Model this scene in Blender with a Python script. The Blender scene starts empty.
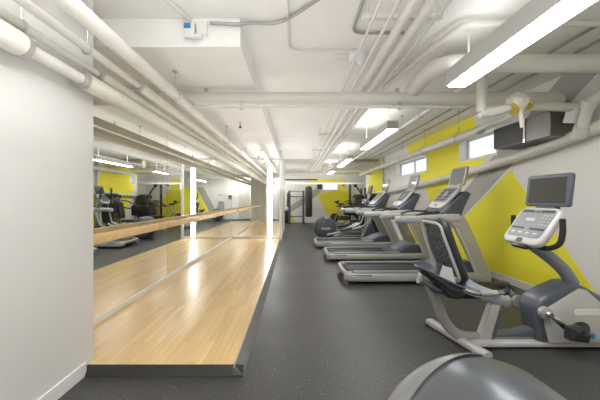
import bpy, bmesh, math, random
from mathutils import Vector, Matrix
random.seed(7)
sc = bpy.context.scene
COL = sc.collection
PI = math.pi

# ------------------------------------------------------------------ materials
def mat(name, col, rough=0.5, metal=0.0, noise=0.0, nscale=20, bump=0.0, emit=None, estr=0.0, coat=0.0, spec=None):
    m = bpy.data.materials.new(name); m.use_nodes = True
    nt = m.node_tree; b = nt.nodes['Principled BSDF']
    b.inputs['Base Color'].default_value = (*col, 1)
    b.inputs['Roughness'].default_value = rough
    b.inputs['Metallic'].default_value = metal
    if coat: b.inputs['Coat Weight'].default_value = coat
    if spec is not None: b.inputs['Specular IOR Level'].default_value = spec
    if noise or bump:
        tc = nt.nodes.new('ShaderNodeTexCoord')
        n = nt.nodes.new('ShaderNodeTexNoise'); n.inputs['Scale'].default_value = nscale; n.inputs['Detail'].default_value = 5
        nt.links.new(tc.outputs['Object'], n.inputs['Vector'])
        if noise:
            r = nt.nodes.new('ShaderNodeMapRange')
            r.inputs['From Min'].default_value = 0.3; r.inputs['From Max'].default_value = 0.7
            r.inputs['To Min'].default_value = 1 - noise; r.inputs['To Max'].default_value = 1 + noise
            mx = nt.nodes.new('ShaderNodeVectorMath'); mx.operation = 'SCALE'
            mx.inputs[0].default_value = col
            nt.links.new(n.outputs['Fac'], r.inputs['Value']); nt.links.new(r.outputs['Result'], mx.inputs['Scale'])
            nt.links.new(mx.outputs['Vector'], b.inputs['Base Color'])
        if bump:
            bp = nt.nodes.new('ShaderNodeBump'); bp.inputs['Strength'].default_value = bump; bp.inputs['Distance'].default_value = 0.01
            nt.links.new(n.outputs['Fac'], bp.inputs['Height']); nt.links.new(bp.outputs['Normal'], b.inputs['Normal'])
    if emit:
        b.inputs['Emission Color'].default_value = (*emit, 1); b.inputs['Emission Strength'].default_value = estr
    return m

WHITE = (0.83, 0.828, 0.815)
YEL = (0.94, 0.87, 0.055)
GRY = (0.44, 0.435, 0.42)
M = dict(
    wall=mat('wall_white', WHITE, .75, noise=.02, nscale=3, bump=.08),
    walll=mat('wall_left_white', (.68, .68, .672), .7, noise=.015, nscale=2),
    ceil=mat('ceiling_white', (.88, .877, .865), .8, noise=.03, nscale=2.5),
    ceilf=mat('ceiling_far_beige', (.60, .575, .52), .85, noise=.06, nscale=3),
    base=mat('baseboard_paint', (.80, .79, .77), .45),
    pipe=mat('pipe_paint', (.72, .71, .675), .4, noise=.03, nscale=6),
    insul=mat('insulation_cream', (.76, .74, .675), .6, noise=.04, nscale=12, bump=.1),
    wrap=mat('white_wrap', (.84, .83, .80), .7, noise=.03, nscale=25, bump=.6),
    tape=mat('yellow_insulation', (.62, .50, .08), .8),
    gal=mat('galvanised_grey', (.42, .42, .42), .4, .6),
    steel=mat('brushed_steel', (.55, .54, .52), .35, .8, noise=.08, nscale=6),
    dark=mat('dark_metal', (.06, .06, .065), .45, .3),
    black=mat('black_rubber', (.018, .018, .02), .55),
    blackp=mat('black_plastic', (.022, .024, .028), .35),
    slate=mat('slate_plastic', (.085, .095, .125), .32),
    slate2=mat('slate_plastic_light', (.20, .22, .26), .35),
    silver=mat('silver_paint', (.40, .40, .395), .3, .35),
    silverl=mat('light_silver_paint', (.53, .53, .525), .38, .1),
    beige=mat('warm_silver_paint', (.44, .435, .41), .4, .15),
    gun=mat('gunmetal_paint', (.11, .12, .135), .3, .5),
    gunl=mat('pale_gunmetal_paint', (.22, .225, .235), .36, .4),
    blue=mat('blue_accent', (.03, .25, .55), .35),
    screen=mat('screen_glass', (.035, .035, .033), .08, coat=.5),
    screen2=mat('screen_glass_pale', (.10, .10, .097), .4, coat=.3),
    key=mat('keypad_grey', (.22, .23, .25), .4),
    keyd=mat('keypad_dark', (.06, .065, .07), .4),
    lcd=mat('lcd_beige', (.45, .42, .36), .3),
    belt=mat('belt_rubber', (.035, .035, .036), .6, noise=.1, nscale=60),
    casing=mat('stainless_casing', (.20, .195, .185), .4, .6, noise=.12, nscale=4),
    cushion=mat('blue_grey_vinyl', (.25, .29, .37), .4),
    chrome=mat('chrome', (.75, .75, .76), .12, 1.0),
    mirror=mat('mirror_glass', (.92, .93, .90), .0, 1.0),
    edge=mat('mirror_edge', (.45, .50, .47), .3),
    lamp=mat('lamp_diffuser', (.9, .9, .88), .5, emit=(1, .985, .96), estr=7.5),
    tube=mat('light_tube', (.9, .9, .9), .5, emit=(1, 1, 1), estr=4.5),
    pane=mat('daylit_frosted_pane', (.8, .85, .9), .3, emit=(.86, .93, 1), estr=.22),
    vinyl=mat('window_vinyl', (.70, .74, .80), .5),
    bag=mat('bag_leather', (.035, .032, .028), .45, bump=.2, nscale=30),
    smoke=mat('smoked_panel', (.07, .065, .05), .15, coat=.4),
    stack=mat('weight_plates', (.30, .25, .14), .4, .4),
    red=mat('paper_white', (.8, .8, .8), .6),
    trimd=mat('ramp_dark', (.022, .021, .02), .55),
    trimm=mat('ramp_metal', (.33, .33, .335), .28, .75, noise=.1, nscale=5),
    locker=mat('locker_beige', (.42, .38, .30), .5),
    door=mat('door_white', (.62, .60, .56), .5),
    rail=mat('oak_rail', (.82, .58, .30), .35, noise=.1, nscale=8),
)

def nd(nt, t, **kw):
    n = nt.nodes.new(t)
    for k, v in kw.items(): setattr(n, k, v)
    return n

def rubber_floor():
    m = mat('speckled_rubber', (.06, .06, .06), .42); nt = m.node_tree; b = nt.nodes['Principled BSDF']
    tc = nd(nt, 'ShaderNodeTexCoord')
    n = nd(nt, 'ShaderNodeTexNoise'); n.inputs['Scale'].default_value = 85; n.inputs['Detail'].default_value = 3
    nt.links.new(tc.outputs['Object'], n.inputs['Vector'])
    cr = nd(nt, 'ShaderNodeValToRGB'); cr.color_ramp.interpolation = 'LINEAR'
    e = cr.color_ramp.elements
    e[0].position = .3; e[0].color = (.030, .030, .030, 1); e[1].position = .74; e[1].color = (.50, .50, .50, 1)
    e2 = cr.color_ramp.elements.new(.60); e2.color = (.058, .058, .057, 1)
    e3 = cr.color_ramp.elements.new(.68); e3.color = (.095, .095, .095, 1)
    nt.links.new(n.outputs['Fac'], cr.inputs['Fac'])
    n2 = nd(nt, 'ShaderNodeTexNoise'); n2.inputs['Scale'].default_value = 1.6; n2.inputs['Detail'].default_value = 6
    nt.links.new(tc.outputs['Object'], n2.inputs['Vector'])
    r = nd(nt, 'ShaderNodeMapRange'); r.inputs['To Min'].default_value = .8; r.inputs['To Max'].default_value = 1.2
    nt.links.new(n2.outputs['Fac'], r.inputs['Value'])
    v = nd(nt, 'ShaderNodeVectorMath', operation='SCALE')
    nt.links.new(cr.outputs['Color'], v.inputs[0]); nt.links.new(r.outputs['Result'], v.inputs['Scale'])
    nt.links.new(v.outputs['Vector'], b.inputs['Base Color'])
    r2 = nd(nt, 'ShaderNodeMapRange'); r2.inputs['To Min'].default_value = .34; r2.inputs['To Max'].default_value = .55
    nt.links.new(n2.outputs['Fac'], r2.inputs['Value']); nt.links.new(r2.outputs['Result'], b.inputs['Roughness'])
    return m
M['floor'] = rubber_floor()

def maple():
    m = mat('maple_boards', (.7, .5, .25), .27); nt = m.node_tree; b = nt.nodes['Principled BSDF']
    tc = nd(nt, 'ShaderNodeTexCoord')
    mp = nd(nt, 'ShaderNodeMapping'); mp.inputs['Rotation'].default_value = (0, 0, PI/2)
    nt.links.new(tc.outputs['Object'], mp.inputs['Vector'])
    br = nd(nt, 'ShaderNodeTexBrick')
    br.inputs['Color1'].default_value = (.74, .53, .27, 1); br.inputs['Color2'].default_value = (.64, .44, .205, 1)
    br.inputs['Mortar'].default_value = (.52, .34, .15, 1)
    br.inputs['Scale'].default_value = 1; br.inputs['Mortar Size'].default_value = .0012
    br.inputs['Brick Width'].default_value = .85; br.inputs['Row Height'].default_value = .057
    br.offset = .37
    nt.links.new(mp.outputs['Vector'], br.inputs['Vector'])
    mp2 = nd(nt, 'ShaderNodeMapping'); mp2.inputs['Scale'].default_value = (26, 1.6, 1)
    nt.links.new(tc.outputs['Object'], mp2.inputs['Vector'])
    n = nd(nt, 'ShaderNodeTexNoise'); n.inputs['Scale'].default_value = 1.5; n.inputs['Detail'].default_value = 4
    nt.links.new(mp2.outputs['Vector'], n.inputs['Vector'])
    r = nd(nt, 'ShaderNodeMapRange'); r.inputs['To Min'].default_value = .86; r.inputs['To Max'].default_value = 1.12
    nt.links.new(n.outputs['Fac'], r.inputs['Value'])
    v = nd(nt, 'ShaderNodeVectorMath', operation='SCALE')
    nt.links.new(br.outputs['Color'], v.inputs[0]); nt.links.new(r.outputs['Result'], v.inputs['Scale'])
    nt.links.new(v.outputs['Vector'], b.inputs['Base Color'])
    return m
M['maple'] = maple()

def painted_wall(name, polys, axis):
    """white wall with convex painted polygons; polys = [(colour, [(u, z)...])], u is world X or Y"""
    m = mat(name, WHITE, .6, bump=.1, nscale=9); nt = m.node_tree; b = nt.nodes['Principled BSDF']
    tc = nd(nt, 'ShaderNodeTexCoord'); sp = nd(nt, 'ShaderNodeSeparateXYZ')
    nt.links.new(tc.outputs['Object'], sp.inputs[0])
    U, Z = sp.outputs[axis], sp.outputs[2]
    def math_(op, a, c):
        n = nd(nt, 'ShaderNodeMath', operation=op)
        for i, s in enumerate((a, c)):
            if isinstance(s, (int, float)): n.inputs[i].default_value = s
            else: nt.links.new(s, n.inputs[i])
        return n.outputs[0]
    cur = None
    for col, pts in polys:
        cu = sum(p[0] for p in pts)/len(pts); cz = sum(p[1] for p in pts)/len(pts)
        mask = None
        for i in range(len(pts)):
            (u0, z0), (u1, z1) = pts[i], pts[(i+1) % len(pts)]
            a, c = (z1-z0), -(u1-u0); k = a*u0+c*z0
            s = 1 if a*cu+c*cz > k else -1
            e = math_('ADD', math_('MULTIPLY', U, a*s), math_('MULTIPLY', Z, c*s))
            h = math_('GREATER_THAN', e, k*s)
            mask = h if mask is None else math_('MULTIPLY', mask, h)
        mx = nd(nt, 'ShaderNodeMix', data_type='RGBA')
        nt.links.new(mask, mx.inputs[0])
        if cur is None: mx.inputs[6].default_value = (*WHITE, 1)
        else: nt.links.new(cur, mx.inputs[6])
        mx.inputs[7].default_value = (*col, 1)
        cur = mx.outputs[2]
    nt.links.new(cur, b.inputs['Base Color'])
    return m

# ------------------------------------------------------------------ mesh helpers
def nb(): return bmesh.new()

def box(bm, x0, x1, y0, y1, z0, z1, bev=0, seg=2):
    g = bmesh.ops.create_cube(bm, size=1)
    vs = g['verts']
    for v in vs:
        v.co = Vector(((x0+x1)/2+v.co.x*(x1-x0), (y0+y1)/2+v.co.y*(y1-y0), (z0+z1)/2+v.co.z*(z1-z0)))
    if bev:
        es = list({e for v in vs for e in v.link_edges})
        bmesh.ops.bevel(bm, geom=es, offset=bev, segments=seg, affect='EDGES', profile=.5)
    return vs

def prism(bm, pts, y0, y1, bev=0, seg=3, plane='xz'):
    """closed polygon extruded across y (plane xz), x (plane yz) or z (plane xy)"""
    def P(a, c, d):
        return {'xz': (a, d, c), 'yz': (d, a, c), 'xy': (a, c, d)}[plane]
    v0 = [bm.verts.new(P(a, c, y0)) for a, c in pts]; v1 = [bm.verts.new(P(a, c, y1)) for a, c in pts]
    n = len(pts); fs = [bm.faces.new(v0), bm.faces.new(v1[::-1])]
    for i in range(n): fs.append(bm.faces.new((v0[i], v1[i], v1[(i+1) % n], v0[(i+1) % n])))
    bmesh.ops.recalc_face_normals(bm, faces=fs)
    if bev:
        es = list({e for f in fs[:2] for e in f.edges})
        bmesh.ops.bevel(bm, geom=es, offset=bev, segments=seg, affect='EDGES', profile=.5)

def fillet(pts, r, n=6):
    pts = [Vector(p) for p in pts]; out = [pts[0]]
    for i in range(1, len(pts)-1):
        a, b_, c = pts[i-1], pts[i], pts[i+1]
        d0 = (a-b_); d1 = (c-b_)
        rr = min(r, d0.length*.49, d1.length*.49)
        p0 = b_+d0.normalized()*rr; p1 = b_+d1.normalized()*rr
        for k in range(n+1):
            t = k/n; out.append(p0*(1-t)**2+b_*2*t*(1-t)+p1*t*t)
    out.append(pts[-1]); return out

def smooth(pts, n=6):
    """catmull-rom through points"""
    P = [Vector(p) for p in pts]; P = [P[0]*2-P[1]]+P+[P[-1]*2-P[-2]]; out = []
    for i in range(1, len(P)-2):
        for k in range(n):
            t = k/n
            out.append(.5*((2*P[i])+(P[i+1]-P[i-1])*t+(2*P[i-1]-5*P[i]+4*P[i+1]-P[i+2])*t*t+(3*P[i]-P[i-1]-3*P[i+1]+P[i+2])*t**3))
    out.append(P[-2]); return out

def sweep(bm, pts, r, seg=12, h=None, up=None, power=None, cap=True, closed=False):
    """round / elliptic / squarish tube; r half width, h half height (may be lists)"""
    pts = [Vector(p) for p in pts]; n = len(pts)
    rs = r if isinstance(r, (list, tuple)) else [r]*n
    if len(rs) != n: rs = [rs[0]+(rs[-1]-rs[0])*i/(n-1) for i in range(n)]
    hs = h if isinstance(h, (list, tuple)) else [h]*n
    if h is not None and len(hs) != n: hs = [hs[0]+(hs[-1]-hs[0])*i/(n-1) for i in range(n)]
    rings = []; prev = None
    for i in range(n):
        if closed: t = (pts[(i+1) % n]-pts[i-1]).normalized()
        else: t = (pts[min(i+1, n-1)]-pts[max(i-1, 0)]).normalized()
        if up is not None: s = t.cross(Vector(up)).normalized()
        elif prev is None:
            a = Vector((0, 0, 1)) if abs(t.z) < .9 else Vector((0, 1, 0)); s = t.cross(a).normalized()
        else: s = (prev-t*prev.dot(t)).normalized()
        prev = s; w = s.cross(t).normalized()
        ring = []
        for k in range(seg):
            a = 2*PI*(k+.5)/seg; c, d = math.cos(a), math.sin(a)
            if power:
                c = math.copysign(abs(c)**power, c); d = math.copysign(abs(d)**power, d)
            hh = rs[i] if hs[i] is None else hs[i]
            ring.append(bm.verts.new(pts[i]+s*c*rs[i]+w*d*hh))
        rings.append(ring)
    m = n if closed else n-1
    fs = []
    for i in range(m):
        A, B = rings[i], rings[(i+1) % n]
        for k in range(seg): fs.append(bm.faces.new((A[k], A[(k+1) % seg], B[(k+1) % seg], B[k])))
    if cap and not closed: fs.append(bm.faces.new(rings[0][::-1])); fs.append(bm.faces.new(rings[-1]))
    bmesh.ops.recalc_face_normals(bm, faces=fs)

def cyl(bm, a, b_, r, seg=16, r2=None): sweep(bm, [a, b_], [r, r if r2 is None else r2], seg)

def lathe(bm, prof, center, axis='y', seg=40):
    """prof = [(radius, along)...] about an axis"""
    rings = []; c = Vector(center)
    for r, t in prof:
        ring = []
        for k in range(seg):
            a = 2*PI*k/seg
            v = {'y': Vector((r*math.cos(a), t, r*math.sin(a))), 'z': Vector((r*math.cos(a), r*math.sin(a), t)),
                 'x': Vector((t, r*math.cos(a), r*math.sin(a)))}[axis]
            ring.append(bm.verts.new(c+v))
        rings.append(ring)
    fs = []
    for i in range(len(rings)-1):
        for k in range(seg): fs.append(bm.faces.new((rings[i][k], rings[i][(k+1) % seg], rings[i+1][(k+1) % seg], rings[i+1][k])))
    fs.append(bm.faces.new(rings[0])); fs.append(bm.faces.new(rings[-1][::-1]))
    bmesh.ops.recalc_face_normals(bm, faces=fs)

def oriented(bm, c, ex, ey, w, h, t, bev=0, seg=3, rx=0, round_c=0):
    """slab centred at c; ex, ey in-plane axes (w along ex, h along ey), thickness t; round_c corner radius"""
    c = Vector(c); ex = Vector(ex).normalized(); ey = Vector(ey).normalized(); ez = ex.cross(ey).normalized()
    pts = []
    if round_c:
        for (sx, sy, a0) in ((1, 1, 0), (-1, 1, PI/2), (-1, -1, PI), (1, -1, 3*PI/2)):
            for k in range(5):
                a = a0+PI/2*k/4
                pts.append((sx*(w/2-round_c)+round_c*math.cos(a), sy*(h/2-round_c)+round_c*math.sin(a)))
    else: pts = [(w/2, h/2), (-w/2, h/2), (-w/2, -h/2), (w/2, -h/2)]
    v0 = [bm.verts.new(c+ex*a+ey*d-ez*t/2) for a, d in pts]; v1 = [bm.verts.new(c+ex*a+ey*d+ez*t/2) for a, d in pts]
    n = len(pts); fs = [bm.faces.new(v0), bm.faces.new(v1[::-1])]
    for i in range(n): fs.append(bm.faces.new((v0[i], v1[i], v1[(i+1) % n], v0[(i+1) % n])))
    bmesh.ops.recalc_face_normals(bm, faces=fs)
    if bev:
        es = list({e for f in fs[:2] for e in f.edges})
        bmesh.ops.bevel(bm, geom=es, offset=bev, segments=seg, affect='EDGES', profile=.5)

def wloc(o):
    v = Vector((0, 0, 0))
    while o is not None: v += o.location; o = o.parent
    return v

def obj(name, bm, m, parent=None, flat=False, world=True, label=None):
    """ONE mesh object. With world=True the vertices are given in the place's own metres and moved to the parent's frame."""
    me = bpy.data.meshes.new(name)
    if parent is not None and world:
        bmesh.ops.translate(bm, verts=bm.verts, vec=-wloc(parent))
    bm.to_mesh(me); bm.free()
    if not flat:
        me.polygons.foreach_set('use_smooth', [True]*len(me.polygons))
        try: me.set_sharp_from_angle(angle=math.radians(38))
        except Exception: pass
    me.materials.append(m)
    o = bpy.data.objects.new(name, me); COL.objects.link(o)
    if parent is not None: o.parent = parent
    if label: o['label'] = label
    return o

def tag(o, label, cat, group=None, kind=None):
    o['label'] = label; o['category'] = cat
    if group: o['group'] = group
    if kind: o['kind'] = kind
    return o

def thing(name, label, cat, loc=(0, 0, 0), group=None):
    o = bpy.data.objects.new(name, None); COL.objects.link(o); o.location = loc
    o.empty_display_size = .1
    return tag(o, label, cat, group)

def struct(name, bm, m, label=None, flat=False):
    o = obj(name, bm, m, flat=flat); o['kind'] = 'structure'
    if label: o['label'] = label
    return o

def copy_tree(o, parent=None):
    c = o.copy(); COL.objects.link(c); c.parent = parent
    for ch in list(o.children): copy_tree(ch, c)
    return c

def dup(root, loc, rz, label, group=None):
    r = copy_tree(root); r.location = loc; r.rotation_euler = (0, 0, rz); r['label'] = label
    if group: r['group'] = group
    return r

def lettering(text, size, center, ex, ey, m, parent, name='lettering', depth=.001):
    cu = bpy.data.curves.new('txt', 'FONT'); cu.body = text; cu.size = size; cu.extrude = depth
    cu.align_x = 'CENTER'; cu.align_y = 'CENTER'
    t = bpy.data.objects.new('txt', cu); COL.objects.link(t)
    dg = bpy.context.evaluated_depsgraph_get()
    me = bpy.data.meshes.new_from_object(t.evaluated_get(dg))
    bpy.data.objects.remove(t)
    ex = Vector(ex).normalized(); ey = Vector(ey).normalized(); ez = ex.cross(ey)
    c = Vector(center)-wloc(parent)
    for v in me.vertices: v.co = c+ex*v.co.x+ey*v.co.y+ez*v.co.z
    me.materials.clear(); me.materials.append(m); me.name = name
    o = bpy.data.objects.new(name, me); COL.objects.link(o); o.parent = parent
    return o

# ------------------------------------------------------------------ room constants (metres)
XL, XW, XR = -1.95, -1.54, 3.30        # side mirror plane, left wall plane, right wall plane
Y0, YM, YP, YB = -.60, 9.07, 12.6, 16.0  # rear wall, end mirror, partition end, back wall
ZC, ZS = 2.82, 2.58                    # ceiling, soffit underside
XF = 4.3                               # alcove at the far right

b = nb(); box(b, -2.2, 4.5, Y0-.15, YB+.15, -.1, 0); struct('floor', b, M['floor'])
b = nb(); box(b, -2.2, 4.5, Y0-.15, 11.0, ZC, ZC+.1); struct('ceiling', b, M['ceil'])
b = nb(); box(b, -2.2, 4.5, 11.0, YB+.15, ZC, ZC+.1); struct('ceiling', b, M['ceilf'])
b = nb(); box(b, -2.1, -.45, 2.44, YM+.05, ZS, ZC, .004, 1); struct('trim_1', b, M['ceil'], 'lowered white soffit over the wooden platform')
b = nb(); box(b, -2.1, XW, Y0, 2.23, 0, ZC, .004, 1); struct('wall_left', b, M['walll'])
b = nb(); box(b, -2.15, XL-.012, 2.23, YM, 0, ZC); struct('wall_left', b, M['wall'])
b = nb(); box(b, -2.15, -.40, YM+.012, YP, 0, ZC, .004, 1); struct('wall_partition', b, M['wall'])
b = nb(); box(b, -2.2, -2.1, YP, YB, 0, ZC); struct('wall_left', b, M['wall'])
b = nb(); box(b, -.45, -.372, YM-.03, YM+.012, 0, ZC-.0, .003, 1); struct('trim_2', b, M['base'], 'white corner post at the end of the mirrored partition')

# right wall with window openings
wins = [(4.70, 5.80, 2.02, 2.50), (7.20, 9.38, 1.98, 2.45), (12.75, 13.2, 1.95, 2.35)]
right_polys = [
    (GRY, [(7.84, 0), (7.04, 0), (2.93, ZC), (3.57, ZC)]),
    (YEL, [(4.42, 1.75), (2.935, 0), (7.04, 0)]),
    (YEL, [(8.5, ZC), (5.35, ZC), (5.0, 2.0), (6.62, .84)]),
    (YEL, [(8.72, .62), (8.2, .62), (7.1, -.05), (7.85, -.05)]),
    (YEL, [(9.75, 0), (11.05, ZC), (13.6, ZC), (12.0, 0)]),
]
mw = painted_wall('right_wall_paint', right_polys, 1)
b = nb(); ys = [Y0-.15]
TH = .32
def wall_seg(y0, y1, z0, z1): box(b, XR, XR+TH, y0, y1, z0, z1)
cur = Y0-.15
for (a, c, z0, z1) in wins:
    wall_seg(cur, a, 0, ZC); wall_seg(a, c, 0, z0); wall_seg(a, c, z1, ZC); cur = c
wall_seg(cur, 13.3, 0, ZC)
struct('wall_right', b, mw)
b = nb(); box(b, XR+TH, XF+.1, 13.1, 13.3, 0, ZC); struct('wall_right', b, M['wall'])
b = nb(); box(b, XF, XF+.15, 13.3, YB, 0, ZC); struct('wall_right', b, M['wall'])

back_polys = [
    (GRY, [(-.85, .10), (-.75, .52), (1.35, 1.98), (1.45, 1.62)]),
    (YEL, [(-1.0, .0), (-.55, .35), (-.15, .50), (.12, 0)]),
    (YEL, [(1.16, 1.76), (2.06, 0), (4.1, 0), (2.95, 1.90), (2.4, 1.80)]),
    (YEL, [(2.42, 1.8), (2.42, 2.22), (2.80, 2.22), (2.95, 1.9)]),
    (YEL, [(.72, 2.2), (.72, 2.42), (2.9, 2.42), (2.8, 2.2)]),
    (YEL, [(.75, 1.95), (.75, 2.2), (1.05, 2.2), (1.0, 1.95)]),
]
b = nb(); box(b, -2.2, XF+.15, YB, YB+.15, 0, ZC); struct('wall_back', b, painted_wall('back_wall_paint', back_polys, 0))
rear_polys = [
    (YEL, [(3.31, 2.05), (2.45, 2.05), (1.35, .0), (3.31, 0)]),
    (GRY, [(2.42, 2.05), (1.95, 2.05), (.85, 0), (1.32, 0)]),
]
b = nb(); box(b, -2.1, XR+TH, Y0-.15, Y0, 0, ZC); struct('wall_rear', b, painted_wall('rear_wall_paint', rear_polys, 0))

# baseboards
b = nb(); box(b, XW, XW+.012, Y0, 2.14, 0, .10, .003, 1); struct('baseboard_left', b, M['base'])
b = nb(); box(b, XR-.014, XR, Y0, 13.3, 0, .11, .003, 1); struct('baseboard_right', b, M['base'])
b = nb(); box(b, -.9, 4.3, YB-.014, YB, 0, .10, .003, 1); struct('baseboard_back', b, M['base'])

# rear wall door (seen twice mirrored)
b = nb(); box(b, -1.12, -.28, Y0, Y0+.05, 0, 2.06)
dr = struct('door_1', b, M['base'], 'white framed door in the wall behind, seen in the mirrors')
b = nb(); box(b, -1.05, -.35, Y0+.04, Y0+.065, .01, 2.0, .004, 1); obj('door_panel', b, M['door'], dr)
b = nb(); cyl(b, (-.43, Y0+.06, 1.0), (-.43, Y0+.11, 1.0), .012); cyl(b, (-.43, Y0+.11, 1.0), (-.56, Y0+.11, 1.0), .01); obj('door_handle', b, M['steel'], dr)

# windows
def window(n, y0, y1, z0, z1, panes):
    b = nb(); t = .03; X1 = XR+.2
    box(b, XR-.004, X1, y0, y0+t, z0, z1); box(b, XR-.004, X1, y1-t, y1, z0, z1)
    box(b, XR-.004, X1, y0+t, y1-t, z0, z0+t); box(b, XR-.004, X1, y0+t, y1-t, z1-t, z1)
    o = struct('window_%d' % n, b, M['base'])
    w = (y1-y0-2*t)/panes
    for i in range(panes):
        a, c = y0+t+i*w, y0+t+(i+1)*w
        f = nb(); s = .045
        box(f, X1-.05, X1, a, a+s, z0+t, z1-t); box(f, X1-.05, X1, c-s, c, z0+t, z1-t)
        box(f, X1-.05, X1, a+s, c-s, z0+t, z0+t+s); box(f, X1-.05, X1, a+s, c-s, z1-t-s, z1-t)
        fo = obj('window_frame', f, M['vinyl'], o)
        g = nb(); box(g, X1-.025, X1-.015, a+s, c-s, z0+t+s, z1-t-s); obj('pane', g, M['pane'], fo)
window(1, *wins[0], 1); window(2, *wins[1], 2); window(3, *wins[2], 1)
b = nb(); box(b, 1.58, 2.42, YB-.03, YB, 1.78, 2.14)
o = struct('window_4', b, M['vinyl'])
for x in (1.62, 2.01):
    g = nb(); box(g, x, x+.37, YB-.036, YB-.03, 1.82, 2.10); obj('pane', g, M['pane'], o)

# ------------------------------------------------------------------ mirrors and platform
ys = [2.24, 4.47, 6.77, YM-.002]
mlab = ['tall wall mirror pane nearest the camera beside the grey wall end', 'middle pane of the three tall side wall mirrors behind the ballet barre',
        'farthest side wall mirror pane meeting the mirrored end wall']
for i in range(3):
    t = thing('wall_mirror', mlab[i], 'mirror', (XL, (ys[i]+ys[i+1])/2, .12), 'mirror panes along the side wall')
    b = nb(); box(b, XL-.008, XL, ys[i]+.003, ys[i+1]-.003, .125, 2.52); obj('glass', b, M['mirror'], t, flat=True)
    b = nb(); box(b, XL-.012, XL-.0081, ys[i]-.001, ys[i+1]+.001, .12, 2.53); obj('backing', b, M['edge'], t, flat=True)
t = thing('wall_mirror', 'mirror pane facing the camera on the end wall of the wooden platform', 'mirror', (-1.2, YM, .12))
b = nb(); box(b, XL+.003, -.455, YM, YM+.008, .125, 2.52); obj('glass', b, M['mirror'], t, flat=True)
b = nb(); box(b, XL, -.45, YM+.0081, YM+.012, .12, 2.53); obj('backing', b, M['edge'], t, flat=True)
b = nb(); box(b, XL-.012, XL+.012, 2.24, YM-.012, .065, .125, .003, 1); struct('baseboard_mirror', b, M['base'])
b = nb(); box(b, XL, -.45, YM-.012, YM+.012, .065, .125, .003, 1); struct('baseboard_mirror', b, M['base'])

t = thing('wood_platform', 'low maple floor platform with metal ramp edging in front of the mirrors', 'platform', (-1.2, 5.6, 0))
b = nb(); box(b, XL, -.445, 2.165, YM-.001, .0, .065); obj('wood_deck', b, M['maple'], t, flat=True)
b = nb(); prism(b, [(2.165, .066), (2.165, 0), (2.115, 0), (2.115, .004), (2.155, .066)], XW+.0, -.375, plane='yz')
o = obj('edge_trim', b, M['trimd'], t, flat=True, label='black front edging')
b = nb(); prism(b, [(-.447, .0665), (-.445, 0), (-.37, 0), (-.37, .005), (-.437, .0665)], 2.12, YM-.03, plane='xz')
obj('edge_trim', b, M['trimm'], t, flat=True, label='brushed metal side edging')

# barre
t = thing('ballet_barre', 'long flat oak ballet barre bracketed along the side mirror', 'barre', (-1.78, 5.6, .9))
b = nb(); box(b, -1.80, -1.755, 2.32, 8.95, .895, .985, .012, 3); obj('rail', b, M['rail'], t)
for y in (2.7, 3.95, 5.2, 6.45, 7.7, 8.75):
    b = nb(); box(b, XL+.001, XL+.010, y-.03, y+.03, .88, .99, .003, 1); box(b, XL+.009, -1.795, y-.012, y+.012, .925, .95)
    box(b, -1.81, -1.745, y-.02, y+.02, .880, .896, .003, 1); obj('bracket', b, M['steel'], t)

# ------------------------------------------------------------------ pipes
def pipe(name, label, cat, pts, r, m, hangers=(), fr=.12, group=None, sleeves=(), seg=16, top=ZC):
    root = thing(name, label, cat, pts[0], group)
    b = nb(); sweep(b, fillet(pts, fr) if len(pts) > 2 else pts, r, seg); obj('pipe_run', b, m, root)
    for (p0, p1, rr, mm) in sleeves:
        b = nb(); sweep(b, [p0, p1], rr, 18); obj('insulation_sleeve', b, mm, root)
        for p, q in ((p0, p1), (p1, p0)):
            d = (Vector(q)-Vector(p)).normalized()
            b = nb(); sweep(b, [Vector(p)-d*.012, Vector(p)+d*.02], rr*1.06, 18); obj('sleeve_collar', b, M['steel'] if mm is M['insul'] else mm, root)
    for (x, y, z) in hangers:
        b = nb(); cyl(b, (x, y, z), (x, y, top), .005, 8); box(b, x-.02, x+.02, y-.02, y+.02, top-.012, top); obj('hanger_rod', b, M['steel'], root)
        b = nb()
        R = r*1.12+.004
        sweep(b, [(x+R*math.cos(a), y, z-r+R*math.sin(a)-.004+.0) for a in [2*PI*k/20 for k in range(20)]], .006, 6, closed=True)
        obj('hanger_ring', b, M['steel'], root)
    return root
G1 = 'pipes running along the left wall above the mirrors'
pipe('main_pipe', 'bright white large pipe, lowest and innermost of those above the wooden platform', 'pipe', [(-1.19, -.6, 2.34), (-1.19, YM-.01, 2.34)], .05, M['pipe'],
     [(-1.19, y, 2.39) for y in (2.9, 5.1, 7.2)], group=G1, top=ZS)
pipe('wall_pipe', 'white pipe next inward of the bright large pipe, sleeve starting past the wall corner', 'pipe', [(-1.375, -.6, 2.30), (-1.375, YM-.01, 2.30)], .026, M['pipe'],
     [(-1.375, 1.93, 2.326), (-1.375, .9, 2.326)], group=G1, sleeves=[((-1.375, 2.56, 2.30), (-1.375, YM-.02, 2.30), .045, M['insul'])])
pipe('wall_pipe', 'middle white pipe of the left wall bundle, cream sleeve from the corner', 'pipe', [(-1.485, -.6, 2.245), (-1.485, YM-.01, 2.245)], .024, M['pipe'],
     [(-1.485, 1.58, 2.269), (-1.485, .8, 2.269)], group=G1, sleeves=[((-1.485, 2.2, 2.245), (-1.485, YM-.02, 2.245), .042, M['insul'])])
pipe('wall_pipe', 'thick cream insulated pipe lowest against the left grey wall, with a bare gap', 'pipe', [(-1.455, -.6, 2.12), (-1.455, YM-.01, 2.12)], .036, M['pipe'],
     group=G1, sleeves=[((-1.455, -.58, 2.12), (-1.455, 1.55, 2.12), .064, M['insul']), ((-1.455, 1.98, 2.12), (-1.455, YM-.02, 2.12), .062, M['insul'])])
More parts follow.
